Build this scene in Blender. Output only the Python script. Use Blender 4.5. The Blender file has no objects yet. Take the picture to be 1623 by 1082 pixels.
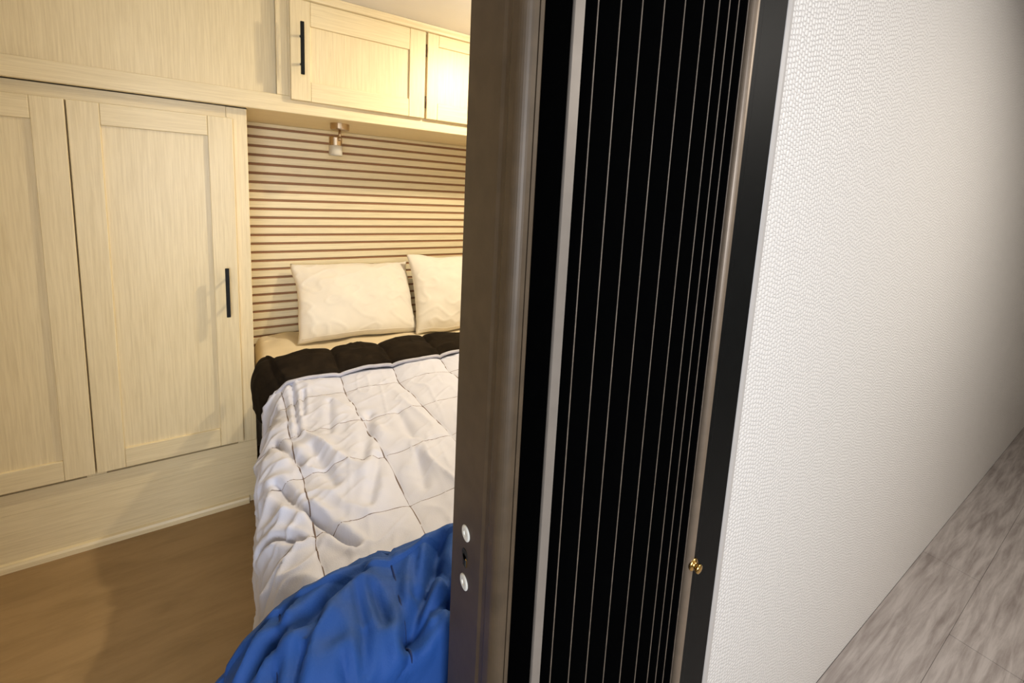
import bpy, bmesh, math, random
import numpy as np
from mathutils import Matrix, Vector
from mathutils.bvhtree import BVHTree

random.seed(7)
SC = bpy.context.scene
COL = SC.collection
PI = math.pi

# ------------------------------------------------------------------ camera
# world: x right along the headboard wall, y away from the camera, z up
CAM_H = 1.28
yaw, pit, rol = CAMANG = (-0.57613395, 0.13448312, 0.05043342)
FPX, PPY = 684.68, 401.9
cy_, sy_ = math.cos(yaw), math.sin(yaw)
cp_, sp_ = math.cos(pit), math.sin(pit)
cr_, sr_ = math.cos(rol), math.sin(rol)
Ry = np.array([[cy_, 0, sy_], [0, 1, 0], [-sy_, 0, cy_]])
Rx = np.array([[1, 0, 0], [0, cp_, -sp_], [0, sp_, cp_]])
Rz = np.array([[cr_, -sr_, 0], [sr_, cr_, 0], [0, 0, 1]])
RM = Rz @ Rx @ Ry


def w(v):
    return Vector((v[0], v[2], -v[1]))


cam_d = bpy.data.cameras.new('camera')
cam = bpy.data.objects.new('camera', cam_d)
COL.objects.link(cam)
rx_, up_, bk_ = w(RM[0]), -w(RM[1]), -w(RM[2])
cam.matrix_world = Matrix(((rx_.x, up_.x, bk_.x, 0), (rx_.y, up_.y, bk_.y, 0), (rx_.z, up_.z, bk_.z, CAM_H), (0, 0, 0, 1)))
cam_d.sensor_width = 36
cam_d.lens = FPX * 36 / 1623
cam_d.shift_y = (PPY - 541) / 1623
cam_d.clip_start = 0.01
SC.camera = cam

# ------------------------------------------------------------------ world, lights, exposure
SC.view_settings.view_transform = 'Standard'
SC.view_settings.look = 'None'
SC.view_settings.exposure = 0.0
SC.view_settings.gamma = 1
SC.view_settings.use_curve_mapping = False
wd = bpy.data.worlds.new('world')
SC.world = wd
wd.use_nodes = True
wd.node_tree.nodes['Background'].inputs[0].default_value = (0.75, 0.86, 1.0, 1)
wd.node_tree.nodes['Background'].inputs[1].default_value = 0.25


def lamp(name, kind, loc, power, color, size=0.1, aim=None, size_y=None):
    d = bpy.data.lights.new(name, kind)
    d.energy = power
    d.color = color
    if kind == 'AREA':
        d.size = size
        if size_y:
            d.shape = 'RECTANGLE'
            d.size_y = size_y
    else:
        d.shadow_soft_size = size
    o = bpy.data.objects.new(name, d)
    o.location = loc
    if aim:
        o.rotation_euler = (Vector(aim) - Vector(loc)).to_track_quat('-Z', 'Y').to_euler()
    COL.objects.link(o)
    return o


# the bedroom's ceiling light, a warm lamp above the bed
lamp('bedroom_lamp', 'POINT', (1.05, 1.25, 1.905), 12.5, (1.0, 0.87, 0.66), 0.018)
bl = lamp('bedroom_lamp_down', 'AREA', (1.05, 1.25, 1.94), 14, (1.0, 0.87, 0.66), 0.05, (1.05, 1.25, 0))
bl.data.shape = 'DISK'
# cool hall daylight, unseen area light behind the camera, added as frontal fill
hw = lamp('hall_window_light', 'AREA', (-0.35, -1.45, 1.30), 20, (0.84, 0.90, 1.0), 1.0, (-0.05, 0.6, 0.95), 0.9)
hw.data.spread = math.radians(115)
# unseen fill light added under the hall ceiling to brighten the wallpapered wall
lamp('hall_lamp', 'AREA', (1.7, -0.75, 1.93), 25, (1.0, 0.93, 0.84), 0.5, (1.3, -0.6, 0))

# ------------------------------------------------------------------ noise


class Noise:
    def __init__(s, seed, n=64):
        s.n = n
        s.t = np.random.RandomState(seed).rand(n, n) * 2 - 1

    def __call__(s, x, y):
        x, y = np.broadcast_arrays(np.asarray(x, float), np.asarray(y, float))
        xi, yi = np.floor(x).astype(int), np.floor(y).astype(int)
        fx, fy = x - xi, y - yi
        fx = fx * fx * fx * (fx * (fx * 6 - 15) + 10)
        fy = fy * fy * fy * (fy * (fy * 6 - 15) + 10)
        n, t = s.n, s.t
        a, b = t[xi % n, yi % n], t[(xi + 1) % n, yi % n]
        c, d = t[xi % n, (yi + 1) % n], t[(xi + 1) % n, (yi + 1) % n]
        return (a * (1 - fx) + b * fx) * (1 - fy) + (c * (1 - fx) + d * fx) * fy


N1, N2, N3, N4 = Noise(1), Noise(2), Noise(3), Noise(4)


def ridge(nf, x, y, p=2.0):
    return (1 - np.abs(nf(x, y))) ** p


# ------------------------------------------------------------------ materials


def new_mat(name):
    m = bpy.data.materials.new(name)
    m.use_nodes = True
    return m, m.node_tree.nodes, m.node_tree.links, m.node_tree.nodes['Principled BSDF']


def ramp(nodes, c0, c1, p0=0.3, p1=0.7):
    r = nodes.new('ShaderNodeValToRGB')
    r.color_ramp.elements[0].position = p0
    r.color_ramp.elements[1].position = p1
    r.color_ramp.elements[0].color = (*c0, 1)
    r.color_ramp.elements[1].color = (*c1, 1)
    return r


def simple(name, c, rough=0.5, metal=0.0, var=0.08, scale=30, bump=0.0, bscale=200, spec=0.5):
    m, n, l, b = new_mat(name)
    tc = n.new('ShaderNodeTexCoord')
    no = n.new('ShaderNodeTexNoise')
    no.inputs['Scale'].default_value = scale
    no.inputs['Detail'].default_value = 4
    l.new(tc.outputs['Object'], no.inputs['Vector'])
    r = ramp(n, [x * (1 - var) for x in c], [min(1, x * (1 + var)) for x in c])
    l.new(no.outputs[0], r.inputs[0])
    l.new(r.outputs[0], b.inputs['Base Color'])
    b.inputs['Roughness'].default_value = rough
    b.inputs['Metallic'].default_value = metal
    b.inputs['Specular IOR Level'].default_value = spec
    if bump:
        n2 = n.new('ShaderNodeTexNoise')
        n2.inputs['Scale'].default_value = bscale
        n2.inputs['Detail'].default_value = 3
        l.new(tc.outputs['Object'], n2.inputs['Vector'])
        bp = n.new('ShaderNodeBump')
        bp.inputs['Strength'].default_value = bump
        bp.inputs['Distance'].default_value = 0.002
        l.new(n2.outputs[0], bp.inputs['Height'])
        l.new(bp.outputs[0], b.inputs['Normal'])
    return m


def wood(name, c0, c1, axis, rough=0.42, stretch=42, scale=5.0, fine=0.15):
    m, n, l, b = new_mat(name)
    tc = n.new('ShaderNodeTexCoord')
    mp = n.new('ShaderNodeMapping')
    sc = [stretch] * 3
    sc[axis] = 1.3
    mp.inputs['Scale'].default_value = sc
    l.new(tc.outputs['Object'], mp.inputs[0])
    no = n.new('ShaderNodeTexNoise')
    no.inputs['Scale'].default_value = scale
    no.inputs['Detail'].default_value = 7
    no.inputs['Roughness'].default_value = 0.65
    no.inputs['Distortion'].default_value = 0.4
    l.new(mp.outputs[0], no.inputs['Vector'])
    r = ramp(n, c0, c1, 0.32, 0.62)
    l.new(no.outputs[0], r.inputs[0])
    l.new(r.outputs[0], b.inputs['Base Color'])
    b.inputs['Roughness'].default_value = rough
    bp = n.new('ShaderNodeBump')
    bp.inputs['Strength'].default_value = fine
    bp.inputs['Distance'].default_value = 0.001
    l.new(no.outputs[0], bp.inputs['Height'])
    l.new(bp.outputs[0], b.inputs['Normal'])
    return m


CREAM0, CREAM1 = (0.73, 0.59, 0.34), (0.85, 0.71, 0.44)
M = {}
M['wood_v'] = wood('cream_wood_vertical', CREAM0, CREAM1, 2)
M['wood_h'] = wood('cream_wood_horizontal', CREAM0, CREAM1, 0)
M['slat'] = wood('headboard_slat_wood', (0.70, 0.595, 0.37), (0.82, 0.715, 0.47), 0, stretch=40)
M['groove'] = wood('headboard_groove_brown', (0.24, 0.115, 0.045), (0.31, 0.15, 0.065), 0, 0.6)
M['black_metal'] = simple('black_handle_metal', (0.006, 0.0055, 0.005), 0.5, 0.0, spec=0.2)
M['hinge'] = simple('antique_hinge_metal', (0.10, 0.055, 0.025), 0.45, 0.5)
M['nickel'] = simple('brushed_bronze_nickel', (0.52, 0.39, 0.25), 0.3, 1.0)
M['ceiling'] = simple('ceiling_panel', (0.84, 0.81, 0.77), 0.7, 0, 0.02, 8, 0.15, 300)
M['bedwall'] = simple('bedroom_wall_panel', (0.66, 0.58, 0.44), 0.7, 0, 0.03, 10)
M['hallwall'] = simple('hall_wall_panel', (0.75, 0.72, 0.68), 0.7, 0, 0.03, 10)
M['vinyl_trim'] = simple('grey_vinyl_trim', (0.52, 0.485, 0.45), 0.4, 0.0, 0.03, 10)
M['bed_floor'] = wood('bedroom_floor_vinyl', (0.27, 0.17, 0.07), (0.35, 0.225, 0.10), 0, 0.55, 6, 3.0, 0.1)
M['plank'] = wood('grey_plank_vinyl', (0.26, 0.22, 0.20), (0.50, 0.45, 0.42), 0, 0.5, 16, 3.0, 0.15)
M['plank_bed'] = simple('floor_underlay', (0.10, 0.09, 0.08), 0.8)
M['bronze'] = simple('dark_bronze_profile', (0.080, 0.054, 0.030), 0.50, 0.15, 0.15, 40)
M['black_profile'] = simple('black_door_profile', (0.003, 0.0035, 0.0035), 0.5, 0.0, 0.15, 40, spec=0.12)
M['bronze_pale'] = simple('pale_bronze_corner', (0.22, 0.165, 0.115), 0.4, 0.3, 0.08, 40)  # highlight on the fixed post's rounded corner, painted as a paler bronze
M['alu'] = simple('satin_aluminium_strip', (0.25, 0.215, 0.18), 0.45, 0.3, 0.05, 40)
M['pleat'] = simple('black_pleat_vinyl', (0.0018, 0.0018, 0.0018), 0.9, 0, 0.1, 60, spec=0.02)
M['pleat_edge'] = simple('pale_worn_fold_edge', (0.15, 0.115, 0.085), 0.5, 0, 0.3, 60)  # light caught along the pleat folds, painted as pale strips
M['white_screw'] = simple('white_screw_cap', (0.80, 0.78, 0.70), 0.4)
M['dark_hole'] = simple('dark_slot', (0.004, 0.004, 0.004), 0.8)  # darkness inside the open latch slot, painted on a thin raised plate
M['brass'] = simple('polished_brass', (0.80, 0.52, 0.16), 0.2, 1.0)
M['comforter'] = simple('pale_lilac_grey_cotton', (0.60, 0.61, 0.70), 0.8, 0, 0.03, 14, 0.25, 500)
M['lining'] = simple('dark_brown_lining', (0.015, 0.010, 0.0055), 0.95, 0, 0.3, 25, 0.5, 60, spec=0.1)
M['hem'] = simple('grey_hem_binding', (0.46, 0.45, 0.50), 0.8)
M['thread'] = simple('taupe_stitching', (0.16, 0.11, 0.09), 0.9)  # taupe thread, darkened to include the contact shade along the seams
M['blue'] = simple('royal_blue_cotton', (0.006, 0.058, 0.25), 0.75, 0, 0.12, 9, 0.3, 400)
M['blue_thread'] = simple('navy_stitching', (0.006, 0.02, 0.09), 0.9)
M['pillow'] = simple('ivory_pillowcase', (0.78, 0.72, 0.61), 0.8, 0, 0.02, 20, 0.2, 500)
M['sheet'] = simple('cream_sheet', (0.78, 0.67, 0.47), 0.8, 0, 0.03, 16, 0.2, 400)
M['base'] = simple('bed_base_board', (0.20, 0.14, 0.09), 0.7)

# frosted glass
m, n, l, b = new_mat('frosted_glass')
b.inputs['Base Color'].default_value = (0.93, 0.88, 0.76, 1)
b.inputs['Roughness'].default_value = 0.45
b.inputs['Transmission Weight'].default_value = 0.55
b.inputs['IOR'].default_value = 1.3
M['frost'] = m
# lamp diffuser of the ceiling light
m, n, l, b = new_mat('lit_diffuser')
b.inputs['Emission Color'].default_value = (1, 0.83, 0.55, 1)
b.inputs['Emission Strength'].default_value = 8
M['diffuser'] = m
# woven embossed wallpaper: short raised cells in zigzag columns
m, n, l, b = new_mat('embossed_woven_wallpaper')
tc = n.new('ShaderNodeTexCoord')
sep = n.new('ShaderNodeSeparateXYZ')
l.new(tc.outputs['Object'], sep.inputs[0])


def mth(op, a, bb=None):
    q = n.new('ShaderNodeMath')
    q.operation = op
    for i, v in enumerate((a, bb)):
        if v is None:
            continue
        if isinstance(v, (int, float)):
            q.inputs[i].default_value = v
        else:
            l.new(v, q.inputs[i])
    return q.outputs[0]


no = n.new('ShaderNodeTexNoise')
no.inputs['Scale'].default_value = 55
no.inputs['Detail'].default_value = 2
l.new(tc.outputs['Object'], no.inputs['Vector'])
wob = mth('MULTIPLY', mth('SUBTRACT', no.outputs[0], 0.5), 8.0)
CW, CHT = 0.0095, 0.0085
xs = mth('ADD', mth('DIVIDE', sep.outputs[0], CW), mth('MULTIPLY', wob, 0.10))
col_i = mth('FLOOR', xs)
phase = mth('MULTIPLY', mth('PINGPONG', col_i, 4.0), 0.31)
zs = mth('ADD', mth('ADD', mth('DIVIDE', sep.outputs[2], CHT), phase), mth('MULTIPLY', wob, 0.16))
sx = mth('ABSOLUTE', mth('SINE', mth('MULTIPLY', xs, PI)))
sz = mth('ABSOLUTE', mth('SINE', mth('MULTIPLY', zs, PI)))
cell = mth('POWER', mth('MULTIPLY', sx, sz), 0.45)
bp = n.new('ShaderNodeBump')
bp.inputs['Strength'].default_value = 0.9
bp.inputs['Distance'].default_value = 0.0016
l.new(cell, bp.inputs['Height'])
l.new(bp.outputs[0], b.inputs['Normal'])
r = ramp(n, (0.76, 0.72, 0.67), (0.87, 0.835, 0.79), 0.2, 0.7)
l.new(cell, r.inputs[0])
l.new(r.outputs[0], b.inputs['Base Color'])
b.inputs['Roughness'].default_value = 0.42
M['wallpaper'] = m

# ------------------------------------------------------------------ object helpers
OFF = {}


def thing(name, label, cat, loc, group=None):
    o = bpy.data.objects.new(name, None)
    COL.objects.link(o)
    o.location = loc
    o.empty_display_size = 0.05
    o['label'] = label
    o['category'] = cat
    if group:
        o['group'] = group
    OFF[o.name] = Vector(loc)
    return o


def obj(name, bm, mat, parent=None, loc=None, smooth=False, label=None):
    """link a bmesh given in world coordinates as ONE mesh object"""
    off = OFF[parent.name] if parent else Vector(loc or (0, 0, 0))
    bmesh.ops.translate(bm, verts=bm.verts, vec=-off)
    me = bpy.data.meshes.new(name)
    bmesh.ops.recalc_face_normals(bm, faces=bm.faces)
    bm.to_mesh(me)
    bm.free()
    if smooth:
        me.polygons.foreach_set('use_smooth', [True] * len(me.polygons))
    for mm in (mat if isinstance(mat, (list, tuple)) else [mat]):
        me.materials.append(mm)
    o = bpy.data.objects.new(name, me)
    COL.objects.link(o)
    if parent:
        o.parent = parent
    else:
        o.location = off
    OFF[o.name] = off
    if label:
        o['label'] = label
    return o


def struct(name, bm, mat, parent=None):
    o = obj(name, bm, mat, parent)
    if not parent:
        o['kind'] = 'structure'
    return o


def tag(o, label, cat, group=None):
    o['label'] = label
    o['category'] = cat
    if group:
        o['group'] = group
    return o


def add_box(bm, x0, x1, y0, y1, z0, z1, bev=0.0, seg=1):
    r = bmesh.ops.create_cube(bm, size=1)
    for v in r['verts']:
        v.co = Vector(((x0 + x1) / 2 + v.co.x * (x1 - x0), (y0 + y1) / 2 + v.co.y * (y1 - y0), (z0 + z1) / 2 + v.co.z * (z1 - z0)))
    if bev:
        es = {e for v in r['verts'] for e in v.link_edges}
        bmesh.ops.bevel(bm, geom=list(es), offset=bev, segments=seg, affect='EDGES', profile=0.5)
    return bm


def box(x0, x1, y0, y1, z0, z1, bev=0.0, seg=1):
    return add_box(bmesh.new(), x0, x1, y0, y1, z0, z1, bev, seg)


def add_lathe(bm, prof, loc, axis='Z', n=24):
    """revolve (r, h) profile about an axis through loc"""
    rings = []
    for r, h in prof:
        ring = []
        for i in range(n):
            a = 2 * PI * i / n
            p = Vector((r * math.cos(a), r * math.sin(a), h))
            if axis == '-Y':
                p = Vector((p.x, -p.z, p.y))
            elif axis == '-X':
                p = Vector((-p.z, p.x, p.y))
            ring.append(bm.verts.new(p + Vector(loc)))
        rings.append(ring)
    for a, c in zip(rings, rings[1:]):
        for i in range(n):
            bm.faces.new((a[i], a[(i + 1) % n], c[(i + 1) % n], c[i]))
    bm.faces.new(rings[0])
    bm.faces.new(rings[-1])
    return bm


def lathe(prof, loc, axis='Z', n=24):
    return add_lathe(bmesh.new(), prof, loc, axis, n)


def add_tube(bm, pts, r, n=6):
    pts = [Vector(p) for p in pts]
    rings = []
    for i, p in enumerate(pts):
        t = (pts[min(i + 1, len(pts) - 1)] - pts[max(i - 1, 0)]).normalized()
        u = t.cross(Vector((0, 0, 1)))
        if u.length < 1e-3:
            u = t.cross(Vector((1, 0, 0)))
        u.normalize()
        v = u.cross(t)
        rings.append([bm.verts.new(p + r * (math.cos(2 * PI * k / n) * u + math.sin(2 * PI * k / n) * v)) for k in range(n)])
    for a, c in zip(rings, rings[1:]):
        for k in range(n):
            bm.faces.new((a[k], a[(k + 1) % n], c[(k + 1) % n], c[k]))
    bm.faces.new(rings[0])
    bm.faces.new(rings[-1])
    return bm


def extrude(poly, z0, z1):
    """vertical prism over a plan outline"""
    bm = bmesh.new()
    a = [bm.verts.new((x, y, z0)) for x, y in poly]
    c = [bm.verts.new((x, y, z1)) for x, y in poly]
    k = len(poly)
    for i in range(k):
        bm.faces.new((a[i], a[(i + 1) % k], c[(i + 1) % k], c[i]))
    bm.faces.new(a)
    bm.faces.new(c)
    return bm


def prism_x(poly, x0, x1):
    """prism along x over a (y, z) outline"""
    bm = bmesh.new()
    a = [bm.verts.new((x0, y, z)) for y, z in poly]
    c = [bm.verts.new((x1, y, z)) for y, z in poly]
    k = len(poly)
    for i in range(k):
        bm.faces.new((a[i], a[(i + 1) % k], c[(i + 1) % k], c[i]))
    bm.faces.new(a)
    bm.faces.new(c)
    return bm


def grid_bm(P, thick=0.0, normal=None):
    """P: (nu, nv, 3) array -> quad sheet; with thick, a closed slab offset against `normal`"""
    bm = bmesh.new()
    nu, nv = P.shape[:2]
    vs = [[bm.verts.new(P[i, j]) for j in range(nv)] for i in range(nu)]
    for i in range(nu - 1):
        for j in range(nv - 1):
            bm.faces.new((vs[i][j], vs[i + 1][j], vs[i + 1][j + 1], vs[i][j + 1]))
    if thick:
        Q = P - normal * thick
        ws = [[bm.verts.new(Q[i, j]) for j in range(nv)] for i in range(nu)]
        for i in range(nu - 1):
            for j in range(nv - 1):
                bm.faces.new((ws[i][j], ws[i][j + 1], ws[i + 1][j + 1], ws[i + 1][j]))
        rim = [(i, 0) for i in range(nu)] + [(nu - 1, j) for j in range(1, nv)] + [(i, nv - 1) for i in range(nu - 2, -1, -1)] + [(0, j) for j in range(nv - 2, 0, -1)]
        for (a, b_), (c, d) in zip(rim, rim[1:] + rim[:1]):
            bm.faces.new((vs[a][b_], vs[c][d], ws[c][d], ws[a][b_]))
    return bm


def world_bvh(o):
    off = OFF[o.name]
    return BVHTree.FromPolygons([v.co + off for v in o.data.vertices], [list(p.vertices) for p in o.data.polygons])


def rest_on(bm, bvh, gap, half=None, gap_in=None):
    """push the vertices of a cloth out of the surface it lies on"""
    for i, v in enumerate(bm.verts):
        hit = bvh.find_nearest(v.co, 0.12)
        if hit[0] is None:
            continue
        g = gap if half is None or i < half else gap_in
        nrm = hit[1]
        if nrm.z < -0.3 or (hit[0].y < 0.616 and hit[0].z > 0.5 and v.co.y < 0.62):
            continue
        if (v.co - hit[0]).dot(nrm) < g:
            v.co = hit[0] + nrm * g
    return bm


# ------------------------------------------------------------------ the room shell
CZ = 1.972                      # ceiling height
PY0, PY1 = 0.371, 0.447         # partition between hall and bedroom
HB = 2.285                      # front of the headboard slats
XL, XR = -0.88, 1.66            # bedroom side walls
HXL, HXR, HY = -1.5, 4.6, -1.9  # hall

struct('floor', box(XL, XR, 0.40, 2.40, -0.04, 0.0), M['bed_floor'])
hf = struct('floor', box(HXL, HXR, HY, 0.40, -0.05, -0.004), M['plank_bed'])
pw = 0.152
for i in range(7):
    y1 = 0.3705 - i * pw
    x = 0.30 - (i * 0.37) % 0.95
    while x < HXR:
        x0, x1 = max(x, 0.30), min(x + 0.95, HXR - 0.002)
        if x1 - x0 > 0.05:
            struct('floor_plank', box(x0 + 0.0006, x1 - 0.0006, y1 - pw + 0.0006, y1, -0.004, 0.0 + random.uniform(-0.0006, 0.0002), 0.0006), M['plank'], hf)
        x += 0.95
struct('ceiling', box(HXL - 0.1, HXR + 0.1, HY - 0.1, 2.40, CZ, CZ + 0.05), M['ceiling'])
struct('wall_back', box(XL, XR, 2.305, 2.40, 0, CZ), M['bedwall'])
struct('wall_left', box(XL - 0.06, XL, PY1, 2.40, 0, CZ), M['bedwall'])
struct('wall_right', box(XR, XR + 0.06, PY1, 2.40, 0, CZ), M['bedwall'])
bm = box(0.7045, HXR, PY0, PY1, 0, CZ)
add_box(bm, HXL, -0.50, PY0, PY1, 0, CZ)
add_box(bm, -0.50, 0.7045, PY0, PY1, 1.895, CZ)
struct('wall_front', bm, M['wallpaper'])
struct('wall_hall', box(HXR, HXR + 0.06, HY, PY1, 0, CZ), M['hallwall'])
struct('wall_far', box(HXL, HXR, HY - 0.06, HY, 0, CZ), M['hallwall'])
bm = box(HXL - 0.06, HXL, HY, PY1, 0, CZ)
struct('wall_side', bm, M['hallwall'])

# grey vinyl edge trim where the wallpaper meets the door jamb: rounded nose
poly = [(0.690, 0.372), (0.690, 0.3625), (0.6935, 0.3585), (0.700, 0.3565), (0.708, 0.3575), (0.714, 0.3615), (0.7165, 0.3665), (0.717, 0.372)]
o = struct('trim_1', extrude(poly, 0.0, 1.93), M['vinyl_trim'])

# ------------------------------------------------------------------ headboard: horizontal slats over a brown backing
hb = thing('headboard', 'cream slatted headboard panel with thin brown grooves behind the pillows', 'headboard', (0.80, HB + 0.018, 0.0))
obj('backing_board', box(0.0525, 1.60, HB + 0.006, HB + 0.018, 0.40, 1.5425), M['groove'], hb, label='brown board showing between the slats')
PITCH, GR = 0.04012, 0.0115
ztop = CAM_H + 0.242            # centre of the topmost groove
for k in range(-1, 27):
    z1 = ztop - k * PITCH - GR / 2
    z0 = z1 - PITCH + GR
    z1 = min(z1, 1.5425)
    obj('slat', box(0.0535, 1.598, HB, HB + 0.008, z0, z1, 0.0015), M['slat'], hb)

# ------------------------------------------------------------------ doors with recessed panels


def panel_door(parent, x0, x1, z0, z1, yf, frame, th=0.02, hinges=None):
    sl, sr, rt, rb = frame
    d = obj('door', box(x0 + sl - 0.012, x1 - sr + 0.012, yf + 0.009, yf + th - 0.002, z0 + rb - 0.012, z1 - rt + 0.012), M['wood_v'], parent)
    bv = 0.0018
    obj('stile', box(x0, x0 + sl, yf, yf + th, z0, z1, bv), M['wood_v'], d)
    obj('stile', box(x1 - sr, x1, yf, yf + th, z0, z1, bv), M['wood_v'], d)
    obj('rail', box(x0 + sl + 0.0004, x1 - sr - 0.0004, yf + 0.0002, yf + th, z0, z0 + rb, bv), M['wood_h'], d)
    obj('rail', box(x0 + sl + 0.0004, x1 - sr - 0.0004, yf + 0.0002, yf + th, z1 - rt, z1, bv), M['wood_h'], d)
    for hx, hz in (hinges or []):
        bm = add_tube(bmesh.new(), [(hx, yf + 0.004 - 0.005 * math.sin(PI * t / 8), hz - 0.024 + 0.006 * t) for t in range(9)], 0.0035, 8)
        obj('hinge', bm, M['hinge'], d, smooth=True, label='thin brown hinge barrel')
    return d


def bar_handle(door, x, zc, yf, length=0.180, cc=0.097, stand=0.033):
    bm = box(x - 0.0062, x + 0.0062, yf - stand - 0.007, yf - stand + 0.003, zc - length / 2, zc + length / 2, 0.0012)
    for s in (-1, 1):
        add_lathe(bm, [(0.0055, 0.0), (0.0045, 0.003), (0.0045, stand)], (x, yf + 0.0005, zc + s * cc / 2), '-Y', 12)
    return obj('handle', bm, M['black_metal'], door, label='black square bar pull handle')


# ------------------------------------------------------------------ overhead cabinet bridging wardrobe and bed
FY = 1.85
ov = thing('overhead_cabinet', 'cream wooden overhead cabinet running above the bed and wardrobe', 'cabinet', (0.40, 2.08, 1.541))
zr0, zr1 = 1.541, 1.602
obj('rail', box(XL + 0.002, XR - 0.002, FY, FY + 0.02, zr0, zr1, 0.002), M['wood_h'], ov)
obj('stile', box(0.147, 0.186, FY, FY + 0.02, zr1, 1.935, 0.0015), M['wood_v'], ov)
obj('stile', box(0.186, 0.24, FY + 0.001, FY + 0.02, zr1, 1.935), M['wood_v'], ov)
obj('stile', box(0.66, 0.78, FY + 0.001, FY + 0.02, zr1, 1.935), M['wood_v'], ov)
obj('stile', box(1.18, XR - 0.002, FY + 0.001, FY + 0.02, zr1, 1.935), M['wood_v'], ov)
obj('bottom_panel', box(0.052, XR - 0.002, FY + 0.02, HB + 0.018, zr0 + 0.002, zr0 + 0.018), M['wood_h'], ov)
obj('back_panel', box(0.16, 1.20, FY + 0.05, FY + 0.058, zr1, 1.935), M['wood_v'], ov)
obj('filler_panel', box(XL + 0.002, 0.147, FY + 0.029, FY + 0.044, zr1 - 0.02, CZ - 0.002), M['wood_v'], ov, label='plain recessed panel above the wardrobe')
obj('top_rail', box(0.147, XR - 0.002, FY, FY + 0.02, 1.935, CZ - 0.001), M['wood_h'], ov)
cr = [(FY, 1.941), (FY - 0.013, 1.9415), (FY - 0.019, 1.945), (FY - 0.021, 1.952), (FY - 0.021, 1.962), (FY - 0.024, CZ - 0.001), (FY, CZ - 0.001)]
obj('crown_moulding', prism_x(cr, 0.16, XR - 0.002), M['wood_h'], ov)
dA = panel_door(ov, 0.191, 0.704, 1.588, 1.9385, FY - 0.021, (0.067, 0.069, 0.084, 0.071), hinges=[(0.7085, 1.866), (0.7085, 1.656)])
bar_handle(dA, 0.227, 1.764, FY - 0.021)
dB = panel_door(ov, 0.7125, 1.22, 1.588, 1.9385, FY - 0.021, (0.050, 0.067, 0.047, 0.071))
bar_handle(dB, 1.185, 1.764, FY - 0.021)

# ------------------------------------------------------------------ wardrobe
WY = 1.889
wr = thing('wardrobe', 'tall cream wooden wardrobe beside the bed', 'wardrobe', (-0.41, 2.09, 0.0))
wz0, wz1 = 0.0, 1.5405
obj('carcass', box(XL + 0.002, 0.050, WY + 0.018, HB + 0.018, 0.0, wz1), M['wood_v'], wr)
obj('stile', box(-0.012, 0.0515, WY, WY + 0.018, 0.26, wz1, 0.0015), M['wood_v'], wr)
obj('stile', box(-0.445, -0.395, WY + 0.001, WY + 0.018, 0.26, wz1), M['wood_v'], wr)
obj('rail', box(XL + 0.002, -0.0125, WY + 0.0005, WY + 0.018, 1.44, wz1), M['wood_h'], wr)
obj('rail', box(XL + 0.002, 0.0515, WY + 0.0005, WY + 0.018, 0.19, 0.2595), M['wood_h'], wr)
obj('kick_panel', box(XL + 0.002, 0.051, WY + 0.0005, WY + 0.018, 0.0, 0.1895), M['wood_h'], wr)
dC = panel_door(wr, -0.415, 0.008, 0.276, 1.500, WY - 0.021, (0.074, 0.074, 0.068, 0.070))
bar_handle(dC, -0.025, 0.878, WY - 0.021)
dD = panel_door(wr, -0.842, -0.419, 0.276, 1.500, WY - 0.021, (0.074, 0.074, 0.068, 0.070))
bar_handle(dD, -0.809, 0.878, WY - 0.021)
sh = [(WY, 0.0), (WY - 0.014, 0.0), (WY - 0.014, 0.016), (WY - 0.010, 0.024), (WY, 0.027)]
struct('baseboard_left', prism_x(sh, XL + 0.002, 0.020), M['wood_h'])

# ------------------------------------------------------------------ reading light under the cabinet
LX, LY, LZ = 0.394, 2.005, zr0 + 0.002
rl = thing('reading_light', 'small bronze reading light with frosted shade under the overhead cabinet', 'lamp', (LX, LY, LZ))
obj('base', lathe([(0.038, 0.0), (0.038, -0.022), (0.036, -0.026), (0.0, -0.026)][:3], (LX, LY, LZ), 'Z', 32), M['nickel'], rl, smooth=False)
bm = lathe([(0.0055, -0.026), (0.0055, -0.062)], (LX, LY, LZ), 'Z', 14)
bmesh.ops.create_uvsphere(bm, u_segments=14, v_segments=8, radius=0.009, matrix=Matrix.Translation((LX, LY, LZ - 0.062)))
obj('stem', bm, M['nickel'], rl, smooth=True)
SX = LX - 0.012
obj('socket', lathe([(0.012, -0.050), (0.023, -0.052), (0.0265, -0.056), (0.0265, -0.088), (0.024, -0.090)], (SX, LY + 0.028, LZ), 'Z', 28), M['nickel'], rl)
obj('shade', lathe([(0.022, -0.088), (0.0268, -0.090), (0.0272, -0.122), (0.0272, -0.132), (0.025, -0.132), (0.022, -0.100)], (SX, LY + 0.028, LZ), 'Z', 28), M['frost'], rl, smooth=True, label='frosted glass cup shade')

# ------------------------------------------------------------------ bed
bd = thing('bed_frame', 'low brown bed base under the mattress and comforter', 'bed', (0.82, 1.37, 0.0))
obj('side_board', box(0.13, 0.155, 0.62, HB - 0.002, 0.0, 0.32, 0.002), M['base'], bd)
obj('side_board', box(1.52, 1.545, 0.62, HB - 0.002, 0.0, 0.32, 0.002), M['base'], bd)
obj('foot_board', box(0.156, 1.519, 0.62, 0.645, 0.0, 0.32, 0.002), M['base'], bd)
obj('platform', box(0.156, 1.519, 0.646, HB - 0.002, 0.29, 0.32), M['base'], bd)

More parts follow.
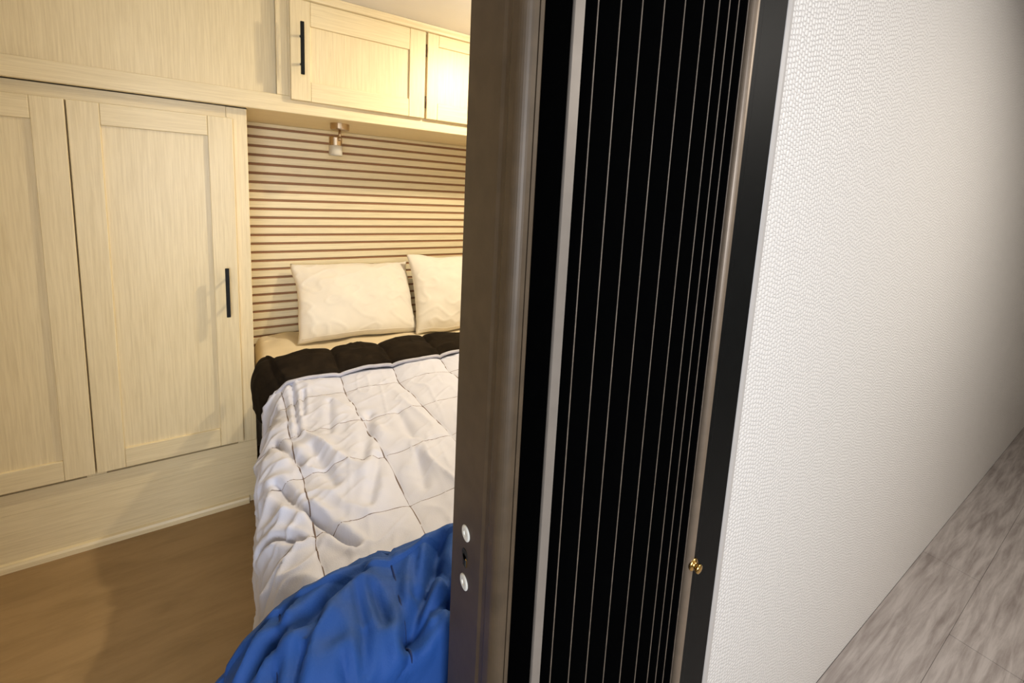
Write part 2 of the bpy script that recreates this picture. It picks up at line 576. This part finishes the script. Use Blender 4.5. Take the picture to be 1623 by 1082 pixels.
# mattress with a fitted sheet: subdivided rounded slab with small wrinkles
mx0, mx1, my0, my1, mz0, mz1 = 0.118, 1.56, 0.60, HB - 0.001, 0.3201, 0.562
bm = box(mx0, mx1, my0, my1, mz0, mz1, 0.045, 4)
obm = bmesh.new()
nx, ny = 90, 110
Y = np.linspace(1.0, my1, ny)[None, :] * np.ones((nx, 1))
xl_ = mx0 - 0.002 - 0.056 * np.clip((Y - 1.84) / 0.05, 0, 1)
X = xl_ + (mx1 - xl_) * (np.linspace(0, 1, nx) ** 1.25)[:, None]
ed = np.minimum(np.minimum(X - xl_, mx1 - X), np.minimum(my1 - Y, 1.0))
dr = 0.075 * np.clip(1 - ed / 0.045, 0, 1) ** 3
Zs = mz1 + 0.006 - dr + 0.007 * N1(X * 6 + Y * 4, Y * 9 - X * 3) + 0.004 * ridge(N2, X * 9 + Y * 7, Y * 16 - 5 * X) + 0.022 * np.exp(-((X - 0.19) / 0.05) ** 2 - ((Y - 2.16) / 0.09) ** 2)
mt = tag(obj('mattress', bm, M['sheet'], None, (0.8, 1.4, mz0), True), 'mattress in a cream fitted sheet against the headboard', 'mattress')
P = np.stack([X, Y, Zs], -1)
sheet = obj('fitted_sheet', grid_bm(P, 0.012, np.array([0, 0, 1.0])), M['sheet'], mt, smooth=True)
SBVH = BVHTree.FromPolygons([Vector(p) for p in P.reshape(-1, 3)], [(i * ny + j, (i + 1) * ny + j, (i + 1) * ny + j + 1, i * ny + j + 1) for i in range(nx - 1) for j in range(ny - 1)])

# comforter -------------------------------------------------------
EDGE = 0.100      # where the top starts to round over the bed's left side
RAD = 0.060
HC = 0.612
SEAM0, SPX = 0.105, 0.187
CROSS0, SPY = 0.80, 0.20


def bend(s, edge, rad, radz, H, flare):
    """s: position across the bed; below `edge` the sheet rounds over and hangs down. returns x, z, nx, nz"""
    a = np.clip(edge - s, 0, None)
    L = 0.5 * PI * (rad + radz) / 2
    t = np.clip(a / L, 0, 1) * PI / 2
    hang = np.clip(a - L, 0, None)
    x = np.where(s > edge, s, edge - rad * np.sin(t) - flare * hang)
    z = np.where(s > edge, H, H - radz * (1 - np.cos(t)) - hang)
    return x, z, -np.sin(t), np.cos(t)


def creases(s, y, lines):
    d = np.zeros(np.broadcast(s, y).shape)
    for depth, wd, pts in lines:
        best = np.full(d.shape, 9.0)
        for (x0, y0), (x1, y1) in zip(pts, pts[1:]):
            dx, dy = x1 - x0, y1 - y0
            t = np.clip(((s - x0) * dx + (y - y0) * dy) / (dx * dx + dy * dy), 0, 1)
            best = np.minimum(best, np.hypot(s - x0 - t * dx, y - y0 - t * dy) + 0.35 * wd * (np.abs(t - 0.5) * 2) ** 4)
        d += depth * (0.30 * np.exp(-((best - 2.1 * wd) / (1.3 * wd)) ** 2) - np.exp(-(best / wd) ** 2))
    return d


CF_CREASE = [
    (0.012, 0.006, [(0.143, 1.50), (0.140, 1.38), (0.127, 1.19)]),
    (0.008, 0.006, [(0.170, 1.436), (0.151, 1.29)]),
    (0.020, 0.008, [(0.107, 0.894), (0.137, 0.816), (0.172, 0.740)]),
    (0.016, 0.007, [(0.010, 0.885), (0.053, 0.855), (0.091, 0.809)]),
    (0.013, 0.007, [(-0.005, 0.735), (0.047, 0.779)]),
    (0.013, 0.010, [(0.070, 1.20), (0.119, 1.057)]),
    (0.014, 0.010, [(0.060, 1.02), (0.099, 0.887)]),
    (0.008, 0.012, [(0.150, 1.12), (0.171, 0.939)]),
    (0.008, 0.014, [(0.321, 1.223), (0.245, 0.989)]),
    (0.008, 0.012, [(0.285, 0.997), (0.222, 0.843)]),
    (0.008, 0.014, [(0.371, 0.965), (0.344, 0.844)]),
    (0.006, 0.012, [(0.40, 1.20), (0.385, 1.04)]),
    (0.006, 0.010, [(0.23, 1.34), (0.20, 1.16)]),
]
BL_CREASE = [
    (0.030, 0.012, [(0.296, 0.036), (0.244, 0.102), (0.19, 0.162)]),
    (0.022, 0.009, [(0.285, 0.140), (0.225, 0.151), (0.190, 0.172)]),
    (0.026, 0.011, [(0.160, 0.030), (0.105, 0.061), (0.058, 0.085)]),
    (0.016, 0.008, [(0.086, 0.090), (0.064, 0.109), (0.045, 0.158)]),
    (0.024, 0.010, [(0.036, 0.078), (-0.010, 0.097), (-0.050, 0.120)]),
    (0.012, 0.007, [(0.239, 0.162), (0.199, 0.177), (0.18, 0.197)]),
    (0.011, 0.007, [(0.142, 0.070), (0.140, 0.127), (0.127, 0.175)]),
    (0.014, 0.008, [(0.275, 0.077), (0.270, 0.130), (0.259, 0.168)]),
    (0.010, 0.007, [(0.104, 0.157), (0.111, 0.184), (0.121, 0.208)]),
    (0.012, 0.007, [(0.245, 0.050), (0.222, 0.105)]),
    (0.012, 0.008, [(0.165, 0.075), (0.170, 0.135)]),
    (0.018, 0.010, [(0.62, 0.05), (0.50, 0.16)]),
    (0.018, 0.010, [(0.85, 0.06), (0.78, 0.17)]),
]


def comf_disp(s, y):
    ws = s + 0.010 * N1(y * 5 + 3, s * 2) + 0.004 * N2(y * 17, s * 3)
    wy = y + 0.010 * N3(s * 6, y * 3)
    ph = np.abs(np.sin(PI * (ws - SEAM0) / SPX))
    pc = np.abs(np.sin(PI * (wy - CROSS0) / SPY))
    d = 0.013 * ph ** 0.38 + 0.0040 * pc ** 0.3
    # big soft pulls, long creases running down the bed, small crumples
    u, v = s * 0.97 + y * 0.22, y * 0.97 - s * 0.22
    am = 0.25 + 0.75 * np.clip(ph * 1.6, 0, 1)
    foot = np.clip((1.45 - y) / 0.35, 0.25, 1)
    left = np.exp(-((s - 0.05) / 0.13) ** 2)
    d += 0.006 * N1(u * 8, v * 3.0)
    d += am * foot * 0.014 * (ridge(N2, u * 12 + 0.5 * N3(u * 4, v * 2), v * 1.6, 2.5) - 0.4)
    d += am * 0.0028 * (ridge(N4, s * 5 + y * 9, y * 22 - s * 16, 4) - 0.3)
    d += am * 0.0025 * (ridge(N3, s * 26 - y * 5, y * 7 + s * 6, 4) - 0.3)
    d += left * 0.012 * (ridge(N4, s * 8 + y * 7, y * 8 - s * 9, 3) - 0.4)
    d += left * 0.009 * (ridge(N1, s * 17 - y * 16, y * 12 + s * 9, 3) - 0.4)
    d += creases(s, y, CF_CREASE)
    return d


def comf(s, y):
    s, y = np.broadcast_arrays(np.asarray(s, float), np.asarray(y, float))
    fl = 0.05 * N2(y * 5, s * 0 + 2.5) + 0.02
    eg = EDGE + 0.040 * np.clip((y - 1.15) / 0.3, 0, 1)
    x, z, nx_, nz_ = bend(s, eg, RAD, RAD + 0.02, HC - 0.004 * (y - 1), fl)
    d = comf_disp(s, y)
    # the sheet rises to the fold at the head end, bulges near the foot
    d = d + 0.010 * np.exp(-((y - 1.50) / 0.06) ** 2)
    d = np.maximum(d, -0.010) - 0.034 * np.clip((0.670 - y) / 0.04, 0, 1)
    d = d + 0.014 * np.exp(-((y - 0.76) / 0.07) ** 2 - ((s + 0.06) / 0.09) ** 2)
    return np.stack([x + d * nx_, y, z + d * nz_], -1)


sv = np.concatenate([np.linspace(1.50, 0.95, 60)[:-1], np.linspace(0.95, -0.50, 330)])
yv = np.concatenate([np.linspace(1.56, 0.66, 320)[:-1], np.linspace(0.66, 0.609, 12)])
S, YY = np.meshgrid(sv, yv, indexing='ij')
P = comf(S, YY)
cf = obj('comforter', grid_bm(P, 0.004, np.array([0, 0, 1.0])), M['comforter'], None, (0.75, 1.1, 0.57), True)
CBVH = BVHTree.FromPolygons([Vector(p) for p in P.reshape(-1, 3)], [(i * len(yv) + j, (i + 1) * len(yv) + j, (i + 1) * len(yv) + j + 1, i * len(yv) + j + 1) for i in range(len(sv) - 1) for j in range(len(yv) - 1)])
tag(cf, 'pale lilac grey quilted comforter spread over the bed with its top turned down', 'comforter')

for k in range(0, 6):
    s0 = SEAM0 + SPX * k
    pts = []
    for y in np.linspace(1.50, 0.703, 150):
        s = s0
        for _ in range(6):
            s = s0 - (0.010 * float(N1(y * 5 + 3, s * 2)) + 0.004 * float(N2(y * 17, s * 3)))
        p = comf(s, y)
        pts.append((p[0], p[1], p[2] + 0.0022))
    obj('stitched_seam', add_tube(bmesh.new(), pts, 0.0017, 5), M['thread'], cf, smooth=True, label='dark stitched quilting seam')
for k in range(0, 4):
    y0 = CROSS0 + SPY * k
    pts = []
    for s in np.linspace(1.05, -0.05, 190):
        y = y0
        for _ in range(6):
            y = y0 - 0.010 * float(N3(s * 6, y * 3))
        p = comf(s, y)
        pts.append((p[0], p[1], p[2] + 0.0008))
    obj('stitched_seam', add_tube(bmesh.new(), pts, 0.0008, 5), M['thread'], cf, smooth=True, label='dark stitched quilting seam')

# turned down top: dark lining
YH = 1.505
prof = np.array([(YH, 0.004), (YH + 0.012, 0.024), (YH + 0.05, 0.040), (YH + 0.10, 0.047), (YH + 0.15, 0.045), (YH + 0.195, 0.034), (YH + 0.222, 0.010), (YH + 0.222, -0.018), (YH + 0.205, -0.040), (YH + 0.17, -0.047)])
tt = np.linspace(0, len(prof) - 1, 46)
py_ = np.interp(tt, range(len(prof)), prof[:, 0])
pz_ = np.interp(tt, range(len(prof)), prof[:, 1])
ker = np.array([1, 2, 3, 2, 1]) / 9
py_ = np.convolve(np.pad(py_, 2, 'edge'), ker, 'valid')
pz_ = np.convolve(np.pad(pz_, 2, 'edge'), ker, 'valid')
fs = np.linspace(1.50, -0.02, 420)
S, T = np.meshgrid(fs, np.arange(46), indexing='ij')
x, z, nx_, nz_ = bend(S, 0.142 - 0.045 * np.clip(T / 26 - 0.25, 0, 1), 0.040, 0.06, HC + 0.018, 0.02)
yy, hh = py_[T], pz_[T]
ws = S + 0.006 * N1(yy * 6, S * 2)
ph = np.abs(np.sin(PI * (ws - SEAM0) / SPX)) ** 0.4
up = np.clip(hh + 0.05, 0, 0.1) / 0.1
hh = hh + up * (0.028 * (ph - 0.75)) + up * (0.006 * N2(S * 10, yy * 10) + 0.009 * (ridge(N3, S * 6 - yy * 4, yy * 26, 3) - 0.4) + 0.004 * ridge(N4, S * 21, yy * 40, 2))
bul = np.exp(-((S - 0.075) / 0.038) ** 2)
yy = yy + 0.080 * bul * np.clip(T / 30 - 0.3, 0, 1)
hh = hh + 0.016 * bul * up
wav = 0.010 * N1(S * 7, 0.5 * T * 0 + 1.5) + 0.004 * N3(S * 19, T * 0 + 4.5)
yy = yy + wav * np.clip(1 - (T / 45), 0, 1) + 0.012 * (ph - 0.7) * (T > 20) * (T / 45)
hh = np.maximum(hh, np.where(nx_ < -0.3, 0.004, -0.036))
hh = np.where(nx_ < -0.3, hh * 0.75, hh)
P = np.stack([x + hh * nx_, yy, z + hh * nz_], -1)
obj('folded_lining', grid_bm(P), M['lining'], cf, smooth=True, label='dark brown lining of the turned down top')
hem = [(float(P[i, 1, 0]), float(P[i, 1, 1]) - 0.003, float(P[i, 1, 2]) + 0.003) for i in range(0, 395, 2)]
obj('hem', add_tube(bmesh.new(), hem, 0.0065, 8), M['hem'], cf, smooth=True, label='light grey hem along the turned down edge')

# blue quilt over the foot of the bed --------------------------------
BE = 0.680


def blue_disp(s, v):
    y = BE - v
    ws = s + 0.012 * N2(y * 6, s * 2 + 7)
    ph = np.abs(np.sin(PI * (ws - 0.197) / 0.17))
    d = 0.020 * ph ** 0.45
    u, q = s * 0.8 + v * 0.6, v * 0.8 - s * 0.6
    d += 0.010 * N3(u * 8 + 2, q * 3)
    c = u * 8 + 0.6 * N2(u * 4, q * 4)
    d -= 0.030 * ridge(N1, c, q * 2.4, 9) * (0.5 + 0.5 * N4(u * 3, q * 5))
    d += 0.020 * (ridge(N2, u * 9 + 3, q * 3.0, 3) - 0.4)
    d += 0.008 * (ridge(N4, u * 19, q * 8 - u * 5, 3) - 0.4)
    d += 0.002 * N2(s * 40, v * 40)
    d += creases(s, v, BL_CREASE)
    d = d * (0.35 + 0.65 * np.clip(v / 0.06, 0, 1))
    return d


def blue(s, v):
    s, v = np.broadcast_arrays(np.asarray(s, float), np.asarray(v, float))
    fl = 0.12 + 0.05 * N3(v * 6, s * 0 + 1.5)
    x, z, nx_, nz_ = bend(s, 0.075, 0.130, 0.150, HC + 0.040, fl)
    roll = np.clip(1 - v / 0.035, 0, 1)
    d = blue_disp(s, v) * (1 - 0.6 * roll ** 2) - 0.045 * roll ** 2.2
    Lf = BE - 0.540
    over = np.clip(v - Lf, 0, None)
    t = np.clip(over / 0.06, 0, 1) * PI / 2
    hang = np.clip(over - 0.06, 0, None)
    y = BE - np.minimum(v, Lf) - 0.04 * np.sin(t)
    y = y + 0.008 * N1(s * 7, s * 0 + 9.5) * roll - 0.10 * np.clip(0.02 - x, 0, 1) 
    zz = z - 0.04 * (1 - np.cos(t)) - hang
    nyf = -np.sin(t)
    return np.stack([x + d * nx_ * np.cos(t), y + 0.5 * d * nyf, np.maximum(zz + d * nz_ * np.cos(t), 0.01)], -1)


S, V = np.meshgrid(np.linspace(1.45, -0.52, 330), np.concatenate([np.linspace(0, 0.04, 16)[:-1], np.linspace(0.04, 0.42, 130)]), indexing='ij')
qb = rest_on(grid_bm(blue(S, V), 0.004, np.array([0, 0, 1.0])), CBVH, 0.009, S.size, 0.004)
for _ in range(2):
    rest_on(qb, CBVH, 0.012, S.size, 0.006)
for v_ in qb.verts:
    if v_.co.y > 0.64:
        v_.co.z += 0.007
bq = obj('blue_quilt', qb, M['blue'], None, (0.7, 0.6, 0.60), True)
tag(bq, 'royal blue quilted blanket bunched over the foot of the bed', 'blanket')
for k in range(-1, 5):
    s0 = 0.197 + 0.17 * k
    pts = []
    for v in np.linspace(0.02, 0.34, 90):
        s = s0
        for _ in range(6):
            s = s0 - 0.012 * float(N2((BE - v) * 6, s * 2 + 7))
        p = blue(s, v)
        pts.append((p[0], p[1], p[2] + 0.0032))
    obj('stitched_seam', add_tube(bmesh.new(), pts, 0.0014, 5), M['blue_thread'], bq, smooth=True, label='navy stitched seam')


# pillows -----------------------------------------------------------
def pillow(name, label, origin, ux, uz, W, H, T, seed, pinch=0.06):
    """origin: bottom middle; ux: along the width; uz: up along the pillow; thickness along their normal, towards the room"""
    nz_ = Vector(ux).cross(Vector(uz)).normalized()     # points to -y (the room)
    nf, ng = Noise(seed), Noise(seed + 50)
    n = 72
    a = np.linspace(-1, 1, n)
    A, B = np.meshgrid(a, a, indexing='ij')

    def side(sg):
        e = np.clip((1 - A ** 2), 0, 1) ** 0.42 * np.clip((1 - B ** 2), 0, 1) ** 0.42
        sx = 1 - pinch * (1 - np.abs(B) ** 2.2) * np.abs(A) ** 3
        sz = 1 - pinch * 0.8 * (1 - np.abs(A) ** 2.2) * np.abs(B) ** 3
        h = T / 2 * e * (1 - 0.12 * B)
        rim = np.clip(1 - e, 0, 1)
        h = h + e ** 0.5 * (0.006 * nf(A * 3 + B, B * 3) + 0.010 * (ridge(ng, A * 4 + B * 3, B * 4 - A * 3, 4) - 0.25) * (0.3 + rim))
        px = A * W / 2 * sx + 0.006 * nf(B * 2.5, A * 0 + 3) * np.abs(A)
        pz = H / 2 + B * H / 2 * sz + 0.008 * nf(A * 2.5 + 5, B * 0) * np.abs(B)
        return px, pz, sg * h
    bm = bmesh.new()
    grids = []
    for sg in (1, -1):
        px, pz, h = side(sg)
        vs = [[None] * n for _ in range(n)]
        for i in range(n):
            for j in range(n):
                if sg == -1 and (i in (0, n - 1) or j in (0, n - 1)):
                    vs[i][j] = grids[0][i][j]
                    continue
                vs[i][j] = bm.verts.new(Vector(origin) + Vector(ux) * float(px[i, j]) + Vector(uz) * float(pz[i, j]) + nz_ * float(h[i, j]))
        for i in range(n - 1):
            for j in range(n - 1):
                f = (vs[i][j], vs[i + 1][j], vs[i + 1][j + 1], vs[i][j + 1])
                bm.faces.new(f if sg == 1 else f[::-1])
        grids.append(vs)
    rest_on(bm, SBVH, 0.0015)
    o = tag(obj(name, bm, M['pillow'], None, origin, True), label, 'pillow', 'pillows against the headboard')
    # flat hem of the pillowcase opening, at the bottom
    px, pz, h = side(1)
    pts = [Vector(origin) + Vector(ux) * float(px[i, 3]) + Vector(uz) * float(pz[i, 3]) + nz_ * float(h[i, 3] + 0.0005) for i in range(2, n - 2)]
    obj('case_hem', add_tube(bmesh.new(), pts, 0.0016, 5), M['pillow'], o, smooth=True)
    return o


lean = Vector((0, 0.20, 0.33)).normalized()
pillow('pillow', 'ivory pillow leaning on the slatted headboard, the one shown whole', (0.497, 2.035, 0.576), Vector((1, 0, 0)), lean, 0.56, 0.385, 0.15, 11)
r_ = math.radians(1)
lean2 = Vector((0, 0.16, 0.34)).normalized()
pillow('pillow', 'ivory pillow partly hidden behind the dark folding door', (1.022, 1.975, 0.562), (Vector((1, 0, 0)) * math.cos(r_) - lean2 * math.sin(r_)).normalized(), (lean2 * math.cos(r_) + Vector((1, 0, 0)) * math.sin(r_)).normalized(), 0.56, 0.42, 0.15, 23, 0.08)

# ------------------------------------------------------------------ bedroom ceiling light
cl = thing('ceiling_light', 'round ceiling light over the bed', 'lamp', (1.05, 1.25, CZ))
obj('housing', lathe([(0.075, 0.0), (0.075, -0.010), (0.066, -0.016)], (1.05, 1.25, CZ), 'Z', 32), M['vinyl_trim'], cl)
obj('diffuser', lathe([(0.062, -0.0165), (0.056, -0.022), (0.03, -0.026)], (1.05, 1.25, CZ), 'Z', 32), M['diffuser'], cl)

# ------------------------------------------------------------------ pleated folding door, drawn half closed
FD = 0.355
fd = thing('folding_door', 'dark pleated folding door half drawn across the bedroom doorway', 'door', (0.45, 0.40, 0.0))
dz0, dz1 = 0.004, 1.885


def arc(cx, cy, r, a0, a1, k=7):
    return [(cx + r * math.cos(math.radians(a0 + (a1 - a0) * i / k)), cy + r * math.sin(math.radians(a0 + (a1 - a0) * i / k))) for i in range(k + 1)]


# leading post: outline (x, y), its left face meets the opposite jamb
xl = 0.2315
post = [(xl, 0.466)] + [(xl, 0.392), (xl + 0.0018, 0.387), (xl + 0.0018, 0.380), (xl, 0.375)] + arc(xl + 0.012, FD + 0.012, 0.012, 180, 265) + [(0.2478, FD + 0.0002), (0.2478, FD + 0.0025), (0.2492, FD + 0.0025), (0.2492, FD), (0.2535, FD), (0.2555, FD + 0.002), (0.2555, 0.466)]
po = obj('leading_post', extrude(post, dz0, dz1), M['bronze'], fd, label='brown bronze leading post with screws and latch slot')
for zz in (CAM_H - 0.419, CAM_H - 0.487):
    obj('screw', lathe([(0.0098, 0.0), (0.0098, 0.0010), (0.0080, 0.0018), (0.0034, 0.0018), (0.0028, 0.0006)], (xl, 0.429, zz), '-X', 24), M['white_screw'], po, label='white round screw')
bm = lathe([(0.0075, 0.0), (0.0075, 0.0007)], (xl, 0.4295, CAM_H - 0.449), '-X', 20)
add_box(bm, xl - 0.0007, xl, 0.4255, 0.4335, CAM_H - 0.465, CAM_H - 0.449)
obj('latch_slot', bm, M['dark_hole'], po, label='black keyhole slot')
obj('latch_tongue', box(xl - 0.0014, xl, 0.4235, 0.4265, CAM_H - 0.463, CAM_H - 0.452, 0.0005), M['brass'], po)
# dark web behind the post, then the aluminium strip
obj('web', box(0.2556, 0.3085, 0.446, 0.452, dz0, dz1), M['pleat'], fd)
obj('web', box(0.2908, 0.3045, 0.3592, 0.4455, dz0, dz1), M['pleat'], fd)
obj('edge_strip', extrude([(0.2905, 0.3575), (0.2912, FD + 0.0005), (0.3038, FD + 0.0005), (0.3046, 0.3575), (0.3046, 0.359), (0.2905, 0.359)], dz0, dz1), [M['alu']], fd, label='satin aluminium edge strip')
crest = [0.3205, 0.3525, 0.3850, 0.4205, 0.4565, 0.4915, 0.5225, 0.5440, 0.5640, 0.5855]
YV, TH = 0.452, 0.0022
prev = 0.3055
for i, cx in enumerate(crest):
    vx = (prev + cx) / 2                       # valley before this crest
    nxt = crest[i + 1] if i + 1 < len(crest) else 0.602
    vn = (cx + nxt) / 2
    poly = [(vx, YV), (cx - 0.0011, FD + 0.002), (cx - 0.0006, FD + 0.0003), (cx + 0.0006, FD + 0.0003), (cx + 0.0011, FD + 0.002), (vn, YV), (vn - TH, YV + 0.002), (cx, FD + 0.010), (vx + TH, YV + 0.002)]
    obj('pleat', extrude(poly, dz0, dz1), M['pleat'], fd)
    pts = [(cx, FD, dz0 + (dz1 - dz0) * t / 12) for t in range(13)]
    obj('fold_edge', add_tube(bmesh.new(), pts, 0.0008, 6), M['pleat_edge'], fd, smooth=True, label='pale worn fold edge')
    prev = cx
# fixed post by the wall
fx0, fx1 = 0.6015, 0.6885
fpost = [(fx0, 0.460)] + arc(fx0 + 0.008, FD + 0.008, 0.0080, 180, 270) + [(fx0 + 0.022, FD), (fx0 + 0.025, FD + 0.0015), (fx1 - 0.001, FD + 0.0015), (fx1, FD + 0.003), (fx1, 0.460)]
obj('fixed_post_corner', extrude([(fx0 - 0.0010, 0.372)] + arc(fx0 + 0.008, FD + 0.008, 0.0090, 180, 270) + [(fx0 + 0.0100, FD - 0.0010), (fx0 + 0.0100, FD - 0.0002), (fx0 + 0.008, FD - 0.0002)] + arc(fx0 + 0.008, FD + 0.008, 0.0081, 268, 182) + [(fx0 - 0.0002, 0.372)], dz0, dz1), M['bronze_pale'], fd, label='pale bronze rounded corner of the fixed post')
fp = obj('fixed_post', extrude(fpost, dz0, dz1), M['black_profile'], fd, label='black fixed post beside the wall trim')
kz = CAM_H - 0.580
kx = 0.6125
bm = lathe([(0.0108, -0.001), (0.0108, 0.0010), (0.0085, 0.0024), (0.0055, 0.0032), (0.0050, 0.0060), (0.0070, 0.0074), (0.0080, 0.0094), (0.0074, 0.0114), (0.0040, 0.0124)], (kx, FD - 0.0004, kz), '-Y', 24)
obj('knob', bm, M['brass'], fp, smooth=True, label='small brass knob')
# head track that carries the pleats
obj('track', box(-0.499, 0.7044, 0.385, 0.436, 1.886, 1.8945), M['black_profile'], fd)
